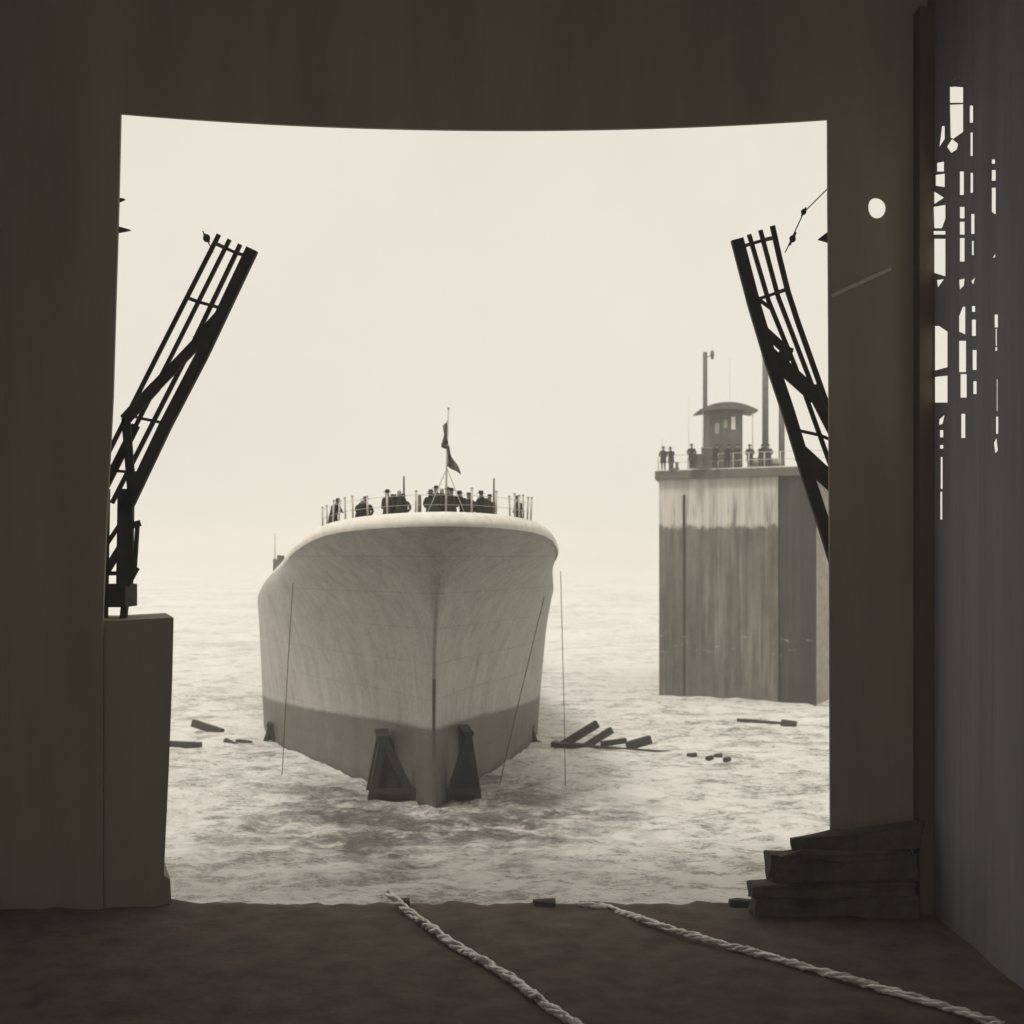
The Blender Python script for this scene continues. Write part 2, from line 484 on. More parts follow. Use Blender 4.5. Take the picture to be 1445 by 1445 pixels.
# wide corner post beside the side wall and a pale strip painting a faint highlight on the pillar
p0, p1 = at(1174, 417, YW - .06), at(1258, 379, YW - .06)
MB().bar(p0, p1, .09, .06).jitter(.03, 4).build('highlight_strip', M['highlight_strip'], shed, 'short sloping pale strip painted as a faint highlight on the right hand pillar')
pa, pb = at(1288, 0, YW), at(1312, 0, YW)
MB().box(((pa.x + XR) / 2, YW - .30, 12.5), (XR - pa.x - .02, .56, 23.5)).build('post', M['post'], shed)
for (a, b, c) in (((160, 316), (181, 322), (160, 326)), ((160, 276), (173, 278), (160, 284))):
    MB().plate([[wp(*a), wp(*b), wp(*c)]], lambda x, z: (x, YW + .14, z), lambda x, z: (x, YW + .3, z)).build('bracket', M['steel'], shed)
MB().plate([[wp(1157, 335), wp(1174, 322), wp(1174, 340)]], lambda x, z: (x, YW + .14, z), lambda x, z: (x, YW + .3, z)).build('bracket', M['steel'], shed)

# unseen dark corrugated sheets added outside to cut light reaching the bow
M['clad'] = mat('added_dark_cladding', .035, .9, .3, 1.5, spec=.05)
def corrugated(x0, x1, z0, z1):
    m = MB(); n = int((x1 - x0) / .1); prev = None
    for i in range(n + 1):
        x = x0 + (x1 - x0) * i / n; yy = YW + .15 + .025 * math.cos(i * math.pi / 2)
        c = (m.bm.verts.new((x, yy, z0)), m.bm.verts.new((x, yy, z1)))
        if prev: m.bm.faces.new((prev[0], c[0], c[1], prev[1]))
        prev = c
    m.build('added_cladding', M['clad'], shed)
corrugated(-42, XL - .2, -1, 25); corrugated(13.2, 42, -1, 25); corrugated(XL - .2, wp(90, 0)[0], -1, 26); corrugated(wp(90, 0)[0], 13.2, wp(0, 120)[1], 26)
# slip floor
b = MB()
nxs, nys = 120, 90
rows = []
for j in range(nys + 1):
    yy = -6 + (YW + .55 + 6) * (j / nys) ** .7
    row = []
    for i in range(nxs + 1):
        xx = XL + (XR - XL) * i / nxs
        e = max(0, 1 - (YW + .55 - yy) / 1.2)
        zz = 1.55 + noise.noise(Vector((xx * .5, yy * .5, 1))) * .06 + noise.noise(Vector((xx * 2.2, yy * 2, 5))) * (.03 + .05 * e)
        zz += e * max(0, noise.noise(Vector((xx * 1.1, 2, 9)))) * .12
        row.append(b.bm.verts.new((xx, yy, zz)))
    rows.append(row)
skirt = [b.bm.verts.new((v.co.x, v.co.y + .5, -2)) for v in rows[-1]]
rows.append(skirt)
for r0, r1 in zip(rows, rows[1:]):
    for i in range(nxs):
        b.bm.faces.new((r0[i], r0[i + 1], r1[i + 1], r1[i])).smooth = True
o = b.build('slipway_floor', M['floor']); tag(o, kind='structure')

# masonry pier at the left of the opening
b = MB()
prof = [(100, 873), (165, 876), (243, 872), (241, 960), (236, 1090), (229, 1238), (238, 1243), (241, 1300), (241, 1420), (100, 1420)]
b.plate([[wp(*p) for p in prof]], lambda x, z: (x, YW + .16, z), lambda x, z: (x - .95, YW + 3.2, z))
tag(b.build('masonry_pier', M['wall']), 'dark solid pier jutting into the left of the opening under the left boom', 'pier')
b = MB()
b.plate([[(wp(1180, 0)[0], -1), (wp(1300, 0)[0], -1), (wp(1300, 0)[0], 9.6), (wp(1180, 0)[0], 9.6)]], lambda x, z: (x, YW + .16, z), lambda x, z: (x + .9, YW + 3.0, z))
tag(b.build('masonry_pier', M['wall']), 'dark pier hidden behind the right pillar carrying the right boom', 'pier')

# ------------------------------------------------------------------ lattice booms
def lerp(a, b, t): return a + (b - a) * t
def boom(name, label, chords, rungs, diags, widths, Y0):
    """chords: list of pixel polylines from tip to foot"""
    root = thing(name, label, 'boom', at(*chords[-1][-1], Y0), 0, 'lattice booms raised on both sides of the opening')
    inv = Matrix.Translation(-root.location)
    deps = [0.0, .55, .55, 0.0]
    def P(ci, py):
        pl = chords[ci]
        for a, b2 in zip(pl, pl[1:]):
            if a[1] <= py <= b2[1] or b2 is pl[-1]:
                t = (py - a[1]) / (b2[1] - a[1]); return lerp(a[0], b2[0], t), py
    def W(ci, py): q = P(ci, py); return inv @ at(q[0], q[1], Y0 + deps[ci])
    for ci, pl in enumerate(chords):
        m = MB()
        pts = [inv @ at(px, py, Y0 + deps[ci]) for px, py in pl]
        for a, b2 in zip(pts, pts[1:]):
            m.bar(a, b2, widths[ci], .1 if widths[ci] < .2 else .2)
        m.build('chord', M['steel'], root)
    for (ys) in rungs:
        m = MB()
        for k in range(3):
            m.bar(W(k, ys[k]), W(k + 1, ys[k + 1]), .075, .09)
        m.build('rung', M['steel'], root)
    for (c0, y0, c1, y1, wd) in diags:
        m = MB(); m.bar(W(c0, y0), W(c1, y1), wd, .1); m.build('brace', M['steel'], root)
    return root, inv

ch = [[(309, 331), (223, 500), (150, 645), (120, 702)],
      [(324, 338), (243, 500), (192, 600), (140, 703)],
      [(339, 345), (265, 500), (214, 600), (158, 710)],
      [(356, 352), (286, 500), (234, 600), (176, 722)]]
lb, inv = boom('lattice_boom', 'dark lattice boom leaning up and right from the left edge of the opening', ch,
               [(343, 350, 357, 362), (420, 426, 431, 436), (585, 590, 594, 598), (660, 664, 666, 668)],
               [(3, 452, 1, 545, .28), (1, 545, 0, 592, .30), (2, 478, 3, 430, .14), (0, 590, 3, 700, .22), (1, 600, 1, 690, .22)], [.105, .10, .11, .31], 37.2)
# foot tower of the left boom
tw = MB()
def T(px, py, d=0.0): return inv @ at(px, py, 37.2 + d)
for dd in (0, 1.1):
    tw.bar(T(178, 690, dd), T(176, 825, dd), .40, .2); tw.bar(T(150, 690, dd), T(147, 872, dd), .16, .2)
    tw.bar(T(176, 855, dd), T(174, 876, dd), .16, .2)
    tw.bar(T(194, 742, dd), T(190, 803, dd), .10, .1); tw.bar(T(172, 746, dd), T(198, 738, dd), .16, .12)
    tw.bar(T(192, 800, dd), T(178, 826, dd), .2, .1)
    tw.bar(T(146, 775, dd), T(168, 742, dd), .1, .1)
    tw.bar(T(150, 806, dd), T(172, 770, dd), .2, .1)
tw.build('foot_tower', M['steel'], lb)
mm = MB(); mm.box(T(166, 840, .5), (.74, 1.2, .60), bevel=.03); mm.build('winch_house', M['steel'], lb)
mm = MB(); mm.box(T(161, 809, .5), (.5, 1.2, .10)); mm.build('platform', M['steel'], lb)

ch = [[(1091, 319), (1111, 415), (1160, 551), (1205, 676), (1225, 730)],
      [(1073, 325), (1098, 419), (1156, 570), (1190, 660), (1215, 728)],
      [(1057, 331), (1085, 426), (1122, 517), (1166, 640), (1200, 735)],
      [(1040, 338), (1064, 430), (1088, 510), (1112, 581), (1136, 660), (1162, 739), (1190, 830)]]
ch[0] = [(1090, 319), (1100, 364), (1112, 412), (1126, 455), (1142, 500), (1160, 551), (1205, 676), (1225, 730)]
rb, inv2 = boom('lattice_boom', 'dark lattice boom leaning up and left from behind the right hand pillar', ch,
                [(335, 339, 344, 349), (408, 413, 418, 424), (628, 622, 614, 606)],
                [(3, 462, 2, 500, .22), (2, 490, 3, 535, .34), (3, 500, 1, 560, .40), (1, 545, 0, 620, .40), (3, 415, 2, 436, .08), (3, 640, 2, 690, .45)], [.13, .11, .11, .32], 37.2)
mm = MB()
for dd in (0, 1.1):
    mm.bar(inv2 @ at(1195, 735, 37.2 + dd), inv2 @ at(1195, 838, 37.2 + dd), .4, .2)
    mm.bar(inv2 @ at(1228, 728, 37.2 + dd), inv2 @ at(1228, 838, 37.2 + dd), .4, .2)
mm.build('foot_tower', M['steel'], rb)

# hanging tackle
def tackle(pts, blocks, Y, label):
    p0 = at(*pts[0], Y)
    t = thing('pulley_tackle', label, 'tackle', p0)
    MB().tube([at(*p, Y) - p0 for p in pts], .018, 6).build('rope', M['thin_rope'], t)
    for (a, b2, r) in blocks:
        A, B = at(*a, Y) - p0, at(*b2, Y) - p0
        MB().tube([lerp(A, B, u) for u in (0, .2, .5, .8, 1)], r * .35, 8).ball((A + B) / 2, r, 10, (1, .6, 1.1)).build('block', M['steel'], t)
tackle([(1172, 262), (1134, 300), (1112, 348), (1108, 356)], [((1137, 293), (1131, 305), .075), ((1123, 328), (1114, 346), .09)], 37.0, 'pulley tackle on a thin rope between the right pillar and the right boom')
tackle([(286, 326), (292, 338), (299, 352), (301, 356)], [((288, 330), (295, 342), .10)], 37.2, 'small pulley block hanging beside the tip of the left boom')

# ------------------------------------------------------------------ ship
PHI = 4.0
TH = R(PHI) + math.atan(.0553)
BX, BY = (612 - 722.5) / F * 59, 59.0
ship = thing('cargo_ship', 'newly launched grey ship afloat bow on with people along its forecastle', 'ship', (BX, BY, 0), TH)
def SW(lat, s, z):      # ship -> world
    return Vector((BX + lat * math.cos(TH) - s * math.sin(TH), BY + lat * math.sin(TH) + s * math.cos(TH), z))

def curve(tab):
    X = np.array([a for a, _ in tab], float); Yv = np.array([b for _, b in tab], float)
    d = np.diff(Yv) / np.diff(X)
    m = np.zeros_like(X); m[0], m[-1] = d[0], d[-1]
    for i in range(1, len(X) - 1):
        m[i] = 0 if d[i - 1] * d[i] <= 0 else 2 / (1 / d[i - 1] + 1 / d[i])
    def f(x):
        x = min(max(x, X[0]), X[-1])
        i = min(int(np.searchsorted(X, x, 'right')) - 1, len(X) - 2)
        hh = X[i + 1] - X[i]; t = (x - X[i]) / hh
        return float((2*t**3-3*t**2+1)*Yv[i] + (t**3-2*t**2+t)*hh*m[i] + (-2*t**3+3*t**2)*Yv[i+1] + (t**3-t**2)*hh*m[i+1])
    return f
deck_b = curve([(0, 0.02), (.1, .9), (.3, 1.65), (.6, 2.35), (1, 3.0), (2, 4.1), (3, 4.9), (4, 5.45), (6, 6.25), (8, 6.75), (12, 7.3), (20, 8.25), (30, 8.8), (45, 8.9), (60, 8.7), (75, 7.3), (84, 4.8), (88, 2.5)])
wl_b = curve([(0, .07), (2, .70), (5.6, 1.9), (10, 3.6), (12, 4.35), (20, 6.9), (25, 8.0), (35, 8.65), (50, 8.8), (65, 8.2), (78, 5), (88, .8)])
keel_b = curve([(0, .06), (5, .8), (12, 2.6), (20, 5.2), (30, 7.4), (50, 8), (65, 6), (80, 2), (88, .2)])
flare = curve([(0, 7.0), (1, 6.2), (4, 4.3), (8, 3.0), (12, 2.2), (20, 1.3), (30, 1), (90, 1)])
deck_z = curve([(0, 11.72), (2, 11.52), (4, 11.1), (6, 10.7), (8, 10.35), (12, 9.9), (18, 9.4), (25, 8.85), (40, 7.9), (60, 7.4), (88, 8.6)])
def rake(t):
    return -6.2 * max(t, 0) ** 4.2 if t > 0 else .5 * -t
LS = [0.0, .03, .1, .2, .35, .6, .9, 1.3, 1.8, 2.5, 3.3, 4.2, 5.2, 6.4, 8, 10, 12, 14.5, 17, 20, 23, 26, 30, 36, 44, 52, 60, 68, 75, 80, 84, 88]
TS = [-.35, -.2, -.08, 0, .05, .1, .16, .22, .28, .34, .4, .46, .52, .58, .64, .7, .76, .81, .86, .9, .93, .96, .98, 1.0]
def hull_pt(L, t):
    bd, bwl, zd = deck_b(L), wl_b(L), deck_z(L)
    s = L + rake(t) * max(0, 1 - L / 9) ** 1.3
    if t >= 0:
        y2 = bwl + (bd - bwl) * t ** flare(L)
        # rolled-in sheer strake
        if t > .9: y2 -= (.08 + .40 * min(1, max(0, (L - 3) / 6))) * min(1, bd) * ((t - .9) / .1) ** 2
    else:
        y2 = lerp(bwl, keel_b(L), min(1, -t / .35))
    return y2, s, t * zd
b = MB()
grid = {}
for sd in (1, -1):
    for i, L in enumerate(LS):
        for j, t in enumerate(TS):
            y2, s, zz = hull_pt(L, t)
            grid[sd, i, j] = b.bm.verts.new((sd * y2, s, zz))
for sd in (1, -1):
    for i in range(len(LS) - 1):
        for j in range(len(TS) - 1):
            q = (grid[sd, i, j], grid[sd, i + 1, j], grid[sd, i + 1, j + 1], grid[sd, i, j + 1])
            b.bm.faces.new(q if sd > 0 else q[::-1]).smooth = True
for j in range(len(TS) - 1):
    for i in (0, len(LS) - 1):
        q = (grid[-1, i, j], grid[1, i, j], grid[1, i, j + 1], grid[-1, i, j + 1])
        b.bm.faces.new(q).smooth = True
b.build('hull', M['hull'], ship)
# gunwale: pale rounded rim
prof = [(-.02, -.10), (.03, .02), (-.02, .18), (-.12, .32), (-.26, .43), (-.42, .46), (-.50, .36), (-.46, 0)]
b = MB(); rings = []
path = [(-1, L) for L in LS[18::-1]] + [(1, L) for L in LS[1:19]]
pts = []
for sd, L in path:
    y2, s, zz = hull_pt(L, 1.0); pts.append(Vector((sd * y2, s, zz)))
for i, p in enumerate(pts):
    t = (pts[min(i + 1, len(pts) - 1)] - pts[max(i - 1, 0)]); t.z = 0; t.normalize()
    out = Vector((t.y, -t.x, 0))
    k = 1.0 if path[i][1] < 10 else max(.35, 1 - (path[i][1] - 10) / 10)
    rings.append([b.bm.verts.new(p + out * o_ * k + Vector((0, 0, u_ * k))) for o_, u_ in prof])
for r0, r1 in zip(rings, rings[1:]):
    for k in range(len(prof) - 1):
        b.bm.faces.new((r0[k], r1[k], r1[k + 1], r0[k + 1])).smooth = True
b.build('gunwale', M['white'], ship)
# deck
b = MB(); prev = None
for L in LS:
    y2, s, zz = hull_pt(L, 1.0)
    cur = (b.bm.verts.new((-max(y2 - .3, 0.01), s, zz - .05)), b.bm.verts.new((0, s, zz + .05)), b.bm.verts.new((max(y2 - .3, 0.01), s, zz - .05)))
    if prev:
        b.bm.faces.new((prev[0], prev[1], cur[1], cur[0])); b.bm.faces.new((prev[1], prev[2], cur[2], cur[1]))
    prev = cur
b.build('deck', M['deck'], ship)
# stem bar
b = MB()
pl = [Vector((0, hull_pt(0, t)[1] - .04, hull_pt(0, t)[2])) for t in TS[:12]]
for a, c in zip(pl, pl[1:]): b.bar(a, c, .13, .10)
b.build('stem_bar', M['dkgrey'], ship)
# rails: stanchions and wires
st_me = MB().tube([(0, 0, 0), (0, 0, .6), (0, 0, 1.15)], .035, 6).ball((0, 0, 1.15), .05, 8).mesh('stanchion')
st_me.materials.append(M['rail'])
rp = {-1: [], 1: []}
for sd in (-1, 1):
    for L in ((.25, .7, 1.2, 1.7, 2.0, 2.3, 2.6, 2.9, 3.2) if sd < 0 else (.25, .7, 1.1, 1.3, 1.5, 1.7, 1.9, 2.1)):
        y2, s, zz = hull_pt(L, 1.0)
        p = Vector((sd * max(y2 - .36, .05), s + (.3 if L < 1 else 0), zz + .30))
        o = bpy.data.objects.new('stanchion', st_me); o.location = p; o.scale = (1.2, 1.2, random.uniform(.78, .98)); o.rotation_euler = (random.uniform(-.04, .04), random.uniform(-.05, .05), 0); link(o, ship); rp[sd].append(p)
for hgt in (.45, .82):
    chain = [p + Vector((0, 0, hgt)) for p in rp[-1][::-1] + rp[1]]
    MB().tube(chain, .009, 5).build('rail_wire', M['rail'], ship)
# posts and flagstaff (px, top, s)
def on_deck(px, s):
    """lateral position on the ship's deck that is seen at column px at station s"""
    k = (px - 722.5) / F
    return (k * (BY + s * math.cos(TH)) - BX + s * math.sin(TH)) / (math.cos(TH) - k * math.sin(TH))
for px, pyt, s, rad in ((570, 672, 2.2, .055), (697, 675, 2.2, .055), (592, 698, .6, .10)):
    lat = on_deck(px, s); Yw = SW(lat, s, 0).y
    zt = HC + (HOR - pyt) / F * Yw
    MB().tube([(lat, s, deck_z(s) - .1), (lat, s, (deck_z(s) + zt) / 2), (lat, s, zt)], rad, 8, rad * .7).build('post', M['dkgrey'], ship)
s = -.4; lat = on_deck(630, s); Yw = SW(lat, s, 0).y
zt = HC + (HOR - 577) / F * Yw
b = MB()
b.tube([(lat - .03, s, 11.7), (lat, s, 14.0), (lat + .08, s, zt)], .05, 8, .03)
for sgn in (-1, 1):
    b.tube([(lat + .02, s, 14.15), (lat + sgn * .9, s + .3, 12.0)], .022, 6)
b.ball((lat + .08, s, zt + .03), .06, 8)
b.build('flagstaff', M['rail'], ship)
# limp flag
b = MB(); NX, NZ = 10, 22
ztop, zbot = HC + (HOR - 592) / F * Yw, HC + (HOR - 658) / F * Yw
vg = []
for j in range(NZ + 1):
    v = j / NZ
    row = []
    for i in range(NX + 1):
        u = i / NX
        zz = lerp(ztop, zbot, v) - u * .35
        fly = (.05 + .60 * max(0, v - .38) ** 1.1 * 1.6) * u
        row.append(b.bm.verts.new((lat + .05 + fly + .06 * math.sin(7 * u + 9 * v) * u - (.26 * u if v < .42 else .05 * u), s + .16 * math.sin(11 * u + 5 * v) * (.3 + u), zz)))
    vg.append(row)
for j in range(NZ):
    for i in range(NX):
        b.bm.faces.new((vg[j][i], vg[j][i + 1], vg[j + 1][i + 1], vg[j + 1][i])).smooth = True
fl = b.build('flag', M['flag'], ship)
md = fl.modifiers.new('thick', 'SOLIDIFY'); md.thickness = .012
# dark bulwark section aft on the left, with a thin pole
b = MB()
for L0, L1 in ((12.5, 15), (15, 17.5)):
    a = hull_pt(L0, 1.0); c = hull_pt(L1, 1.0)
    b.bar((-a[0] + .25, a[1], a[2] + .3), (-c[0] + .25, c[1], c[2] + .55), .12, .75, up=Vector((0, 0, 1)))
b.build('bulwark', M['dkgrey'], ship)
a = hull_pt(17.6, 1.0)
MB().tube([(-a[0] + .3, a[1], a[2]), (-a[0] + .3, a[1], a[2] + 2.3)], .035, 6).build('post', M['rail'], ship)

# ropes hanging down the hull side
def hang(name, pts, r, label, m='thin_rope'):
    P = [Vector(p) for p in pts]
    p0 = P[0].copy()
    o = MB().tube([p - p0 for p in P], r, 6).build(name, M[m]); o.location = p0
    tag(o, label, 'rope', 'ropes hanging from the ship')
def hull_world(sd, L, t, off=.06):
    y2, s, zz = hull_pt(L, t); return SW(sd * (y2 + off), s, zz)
hang('hanging_rope', [at(417, 772, 67.2), at(411, 860, 67.1), at(405, 960, 67), at(398, 1094, 66.9)], .022, 'long thin rope hanging almost straight down before the left side of the hull')
hang('hanging_rope', [at(791, 806, 71), at(793.5, 900, 70.5), at(796, 1000, 70), at(798, 1118, 64.5)], .022, 'thin rope hanging clear of the hull to the right of the ship')
hang('hanging_rope', [at(768, 842, 66.5), at(748, 925, 66), at(726, 1015, 65.4), at(704, 1112, 64.8)], .022, 'slanting rope running down the right side of the bow into the water')

# ------------------------------------------------------------------ launching poppets
def poppet(label, apex, base_l, base_r, Y, depth, plank=True):
    A, Lp, Rp = at(*apex, Y), at(*base_l, Y), at(*base_r, Y)
    org = (Lp + Rp) / 2
    t = thing('launching_poppet', label, 'poppet', (org.x, org.y, 0), TH, 'launching poppets against the hull')
    inv = Matrix.Rotation(-TH, 3, 'Z')
    f = lambda p, d=0: inv @ (p - Vector((org.x, org.y, 0))) + Vector((0, d, 0))
    sc = (Rp - Lp).length
    for p in (Lp, Rp):
        for d in (0, depth):
            m = MB(); m.bar(f(p, d) + Vector((0, 0, -.8)), f(A, d), .14 * sc + .05, .16 * sc + .05, bevel=.02).jitter(.02); m.build('strut', M['timber'], t)
    # plank cladding behind the front struts
    m = MB(); n = 5
    for k in range(n):
        u = (k + .5) / n
        base = lerp(f(Lp, .25), f(Rp, .25), u) + Vector((0, 0, -.6))
        m.bar(base, lerp(base, f(A, .25), .94), sc / n * .95, .07)
    m.build('planking', M['timber'], t)
    m = MB(); m.bar(f(Lp, -.12) + Vector((0, 0, .08)), f(Rp, -.12) + Vector((0, 0, .08)), .2, .2); m.build('sill_beam', M['timber'], t)
    m = MB(); m.box(f(A, depth / 2) + Vector((0, 0, .02)), (.22 * sc + .12, depth + .3, .2), bevel=.03); m.build('cap', M['timber'], t)
poppet('dark timber poppet close to the left of the stem', (541, 1042), (521, 1118), (592, 1118), 60.9, 2.4)
poppet('dark timber poppet close to the right of the stem', (661, 1036), (627, 1118), (678, 1118), 61.0, 2.4)
poppet('small dark poppet far along the left side of the hull', (381, 1024), (366, 1050), (394, 1050), 80, 1.0, False)
poppet('small dark poppet far along the right side of the hull', (749, 1026), (736, 1050), (764, 1050), 80, 1.0, False)

# ------------------------------------------------------------------ floating timbers
def log(a, b2, r, label, name='floating_timber', cat='timber', square=True, seed=1):
    A, B = Vector(a), Vector(b2)
    c = (A + B) / 2
    m = MB()
    if square: m.bar(A - c, B - c, r * 2, r * 1.7, bevel=r * .25)
    else: m.tube([lerp(A - c, B - c, u) for u in (0, .25, .5, .75, 1)], r, 9, r * .75)
    m.jitter(.03, 1.2, seed)
    o = m.build(name, M['drift']); o.location = c
    tag(o, label, cat, 'timbers adrift beside the ship')
def atw(px, py, z=0.0):      # point seen at that pixel on height z
    Y = (HC - z) * F / (py - HOR); return at(px, py, Y)
def pair(px0, py0, px1, py1, Y0, Y1): return at(px0, py0, Y0), at(px1, py1, Y1)
Yd = atw(800, 1054).y
log(*pair(776, 1062, 843, 1021, Yd, Yd + 1.0), .22, 'longest tilted baulk rising out of the water right of the ship', seed=2)
log(*pair(815, 1060, 863, 1030, Yd - .3, Yd + .6), .20, 'shorter tilted baulk just right of the longest raised one', seed=3)
log(*pair(848, 1050, 884, 1045, Yd - .5, Yd - .2), .15, 'nearly level pale baulk in the middle of the right hand raft', seed=4)
log(*pair(884, 1053, 919, 1043, Yd - .9, Yd - .6), .24, 'stubby thick baulk at the right end of the raised timbers', seed=5)
log(*pair(783, 1053, 958, 1066, Yd - .2, Yd - 1.6), .20, 'long low timber floating flat under the raised baulks', seed=6)
log(*pair(778, 1054, 836, 1058, Yd + .2, Yd - .5), .30, 'thick dark baulk lying low at the foot of the raised timbers', seed=7)
log(*pair(272, 1020, 314, 1034, atw(300, 1034).y, atw(300, 1036).y), .22, 'short tilted timber adrift left of the ship', seed=8)
log(*pair(215, 1050, 284, 1053, atw(250, 1055).y, atw(250, 1056).y), .22, 'long flat timber half hidden by the left pier', seed=9)
log(*pair(318, 1045, 332, 1051, atw(322, 1051).y, atw(322, 1052).y), .17, 'small crooked timber between left timbers and hull', square=False, seed=10)
log(*pair(333, 1046, 356, 1048, atw(345, 1050).y, atw(345, 1050).y), .15, 'thin log floating just left of the hull', square=False, seed=11)
for k, (px, py, ww) in enumerate(((977, 1068, 12), (1002, 1072, 8), (1014, 1069, 9), (1027, 1074, 8))):
    p = atw(px, py + 2)
    log(p + Vector((-ww / F * p.y / 2, 0, .1)), p + Vector((ww / F * p.y / 2, .2, .16)), .16,
        ['floating wood chunk nearest the long low timber', 'low floating wood chunk, second out from the long timber', 'raised floating wood chunk, third out from the long timber', 'floating wood chunk farthest out from the long timber'][k], 'driftwood', 'driftwood', False, seed=12 + k)
log(*pair(1040, 1016, 1105, 1021, atw(1070, 1019).y, atw(1070, 1022).y), .10, 'thin dark plank adrift below the floating dock', seed=20)
log(*pair(1102, 1020, 1124, 1023, atw(1110, 1024).y, atw(1110, 1025).y), .22, 'dark block adrift near the right pillar below the dock', seed=21)

# ------------------------------------------------------------------ floating dock
def dk(px, py, Y): return at(px, py, Y)
Y1 = HC * F / (990 - HOR); Y0 = HC * F / (981 - HOR); Y2 = HC * F / (993.5 - HOR)
A = at(930, 0, Y0); B = at(1098, 0, Y1); C = at(1152, 0, Y2); D = at(1260, 0, Y2 + 9)
ZD = HC + (HOR - 672) / F * Y1
dock = thing('floating_dock', 'tall grimy floating dock wall with a cabin on top at the right of the water', 'floating dock', (B.x, B.y, 0))
O = Vector((B.x, B.y, 0))
back = Vector((4.5, 26, 0))
def poly_prism(pts, z0, z1):
    m = MB()
    lo = [m.bm.verts.new((p.x - O.x, p.y - O.y, z0)) for p in pts]; hi = [m.bm.verts.new((p.x - O.x, p.y - O.y, z1)) for p in pts]
    m.bm.faces.new(lo[::-1]); m.bm.faces.new(hi)
    for i in range(len(pts)):
        j = (i + 1) % len(pts); m.bm.faces.new((lo[i], lo[j], hi[j], hi[i]))
    return m
poly_prism([A, B, B + back, A + back], -3, ZD).build('wing_wall', M['dock_pale'], dock, 'pale peeling upper band over a dark streaked lower side')
Bs = B + Vector((.02, .25, 0))
poly_prism([Bs, C, C + back, B + back + Vector((.02, 0, 0))], -3, ZD - .02).build('side_wall', M['dock_dark'], dock, 'dark streaked wall right of the pale one')
C2, D2 = C + Vector((.03, 1.2, 0)), D
poly_prism([C2, D2, D2 + back, C2 + back], -3, ZD - .05).build('far_wall', M['midgrey'], dock)
# fender strakes and rubbing pieces down the wall
for u in (.22,):
    p = A.lerp(B, u) - O
    n = Vector((-(B - A).y, (B - A).x, 0)).normalized()
    if n.y > 0: n = -n
    m = MB(); m.bar(Vector((p.x, p.y, -1)) + n * .06, Vector((p.x, p.y, ZD - 1.2)) + n * .06, .16, .12, up=n); m.build('fender', M['dock_dark'], dock)
# deck ledge
def edge_pt(u, z, out=.0):
    p = A.lerp(B, u) - O; n = Vector((-(B - A).y, (B - A).x, 0)).normalized()
    if n.y > 0: n = -n
    return Vector((p.x, p.y, z)) + n * out
eA, eB = A + Vector((-.35, -.35, 0)), B + Vector((0, -.5, 0)); eC = C + Vector((2.5, -.5, 0))
poly_prism([eA, eB, eC, eC + back, eA + back + Vector((-.2, 0, 0))], ZD + .01, ZD + .62).build('deck_ledge', M['dkgrey'], dock)
poly_prism([eA + Vector((.1, .1, 0)), eB + Vector((0, .1, 0)), eC + Vector((0, .1, 0)), eC + back, eA + back], ZD + .624, ZD + .70).build('deck', M['white'], dock)
ZK = ZD + .70
# rail
stp = [(eA.lerp(eB, u) - O + Vector((.1, .2, 0))) for u in np.linspace(0.02, 1, 9)] + [(eB.lerp(eC, u) - O + Vector((0, .2, 0))) for u in (.35, .7)]
sm = MB().tube([(0, 0, 0), (0, 0, 1.1)], .04, 6).mesh('stanchion'); sm.materials.append(M['rail'])
for p in stp:
    o = bpy.data.objects.new('stanchion', sm); o.location = (p.x, p.y, ZK); link(o, dock)
for hh in (.55, 1.08): MB().tube([(p.x, p.y, ZK + hh) for p in stp], .022, 5).build('rail_wire', M['rail'], dock)
# cabin with curved roof
YC = Y1 + 3.5
def cp(px, py, d=0): return at(px, py, YC + d) - O
cl, cr = cp(1003, 0).x, cp(1050, 0).x
zr = cp(0, 578).z
m = MB(); m.box(((cl + cr) / 2 - .1, cp(0, 0).y + 1.4, (ZK + zr) / 2), (cr - cl, 2.6, zr - ZK)); cab = m.build('cabin', M['dkgrey'], dock)
def cpart(name, mb, mt): return mb.build(name, mt, cab)
# curved roof
ms = MB(); ri = []
for i in range(13):
    u = i / 12; px = lerp(986, 1068, u); bul = 1 - (2 * u - 1) ** 2
    py = 579 - 11 * bul
    p = cp(px, py)
    ri.append([ms.bm.verts.new((p.x, p.y - .5, p.z)), ms.bm.verts.new((p.x, p.y + 3.2, p.z)), ms.bm.verts.new((p.x, p.y + 3.2, p.z - .12 - .4 * bul)), ms.bm.verts.new((p.x, p.y - .5, p.z - .12 - .4 * bul))])
for r0, r1 in zip(ri, ri[1:]):
    for k in range(4): ms.bm.faces.new((r0[k], r0[(k + 1) % 4], r1[(k + 1) % 4], r1[k]))
ms.bm.faces.new(ri[0]); ms.bm.faces.new(ri[-1][::-1])
cpart('roof', ms, M['dkgrey'])
for px in (992, 1062):
    m = MB(); m.tube([cp(px, 580, -.3), (cp(px, 0, -.3).x, cp(px, 0, -.3).y, ZK)], .05, 6); cpart('roof_post', m, M['rail'])
for px, py0, py1, wd in ((1035, 588, 606, .30), (1012, 597, 612, .32), (1024, 592, 604, .25)):
    p0, p1 = cp(px, py0), cp(px, py1)
    m = MB(); m.box((p0.x, cp(0, 0).y + .08, (p0.z + p1.z) / 2), (wd, .08, p0.z - p1.z)); cpart('window', m, M['white'] if px == 1035 else M['midgrey'])
m = MB(); p = cp(1014, 612); m.box((p.x, p.y + .06, (p.z + ZK) / 2), (.6, .08, p.z - ZK)); cpart('door', m, M['funnel'])
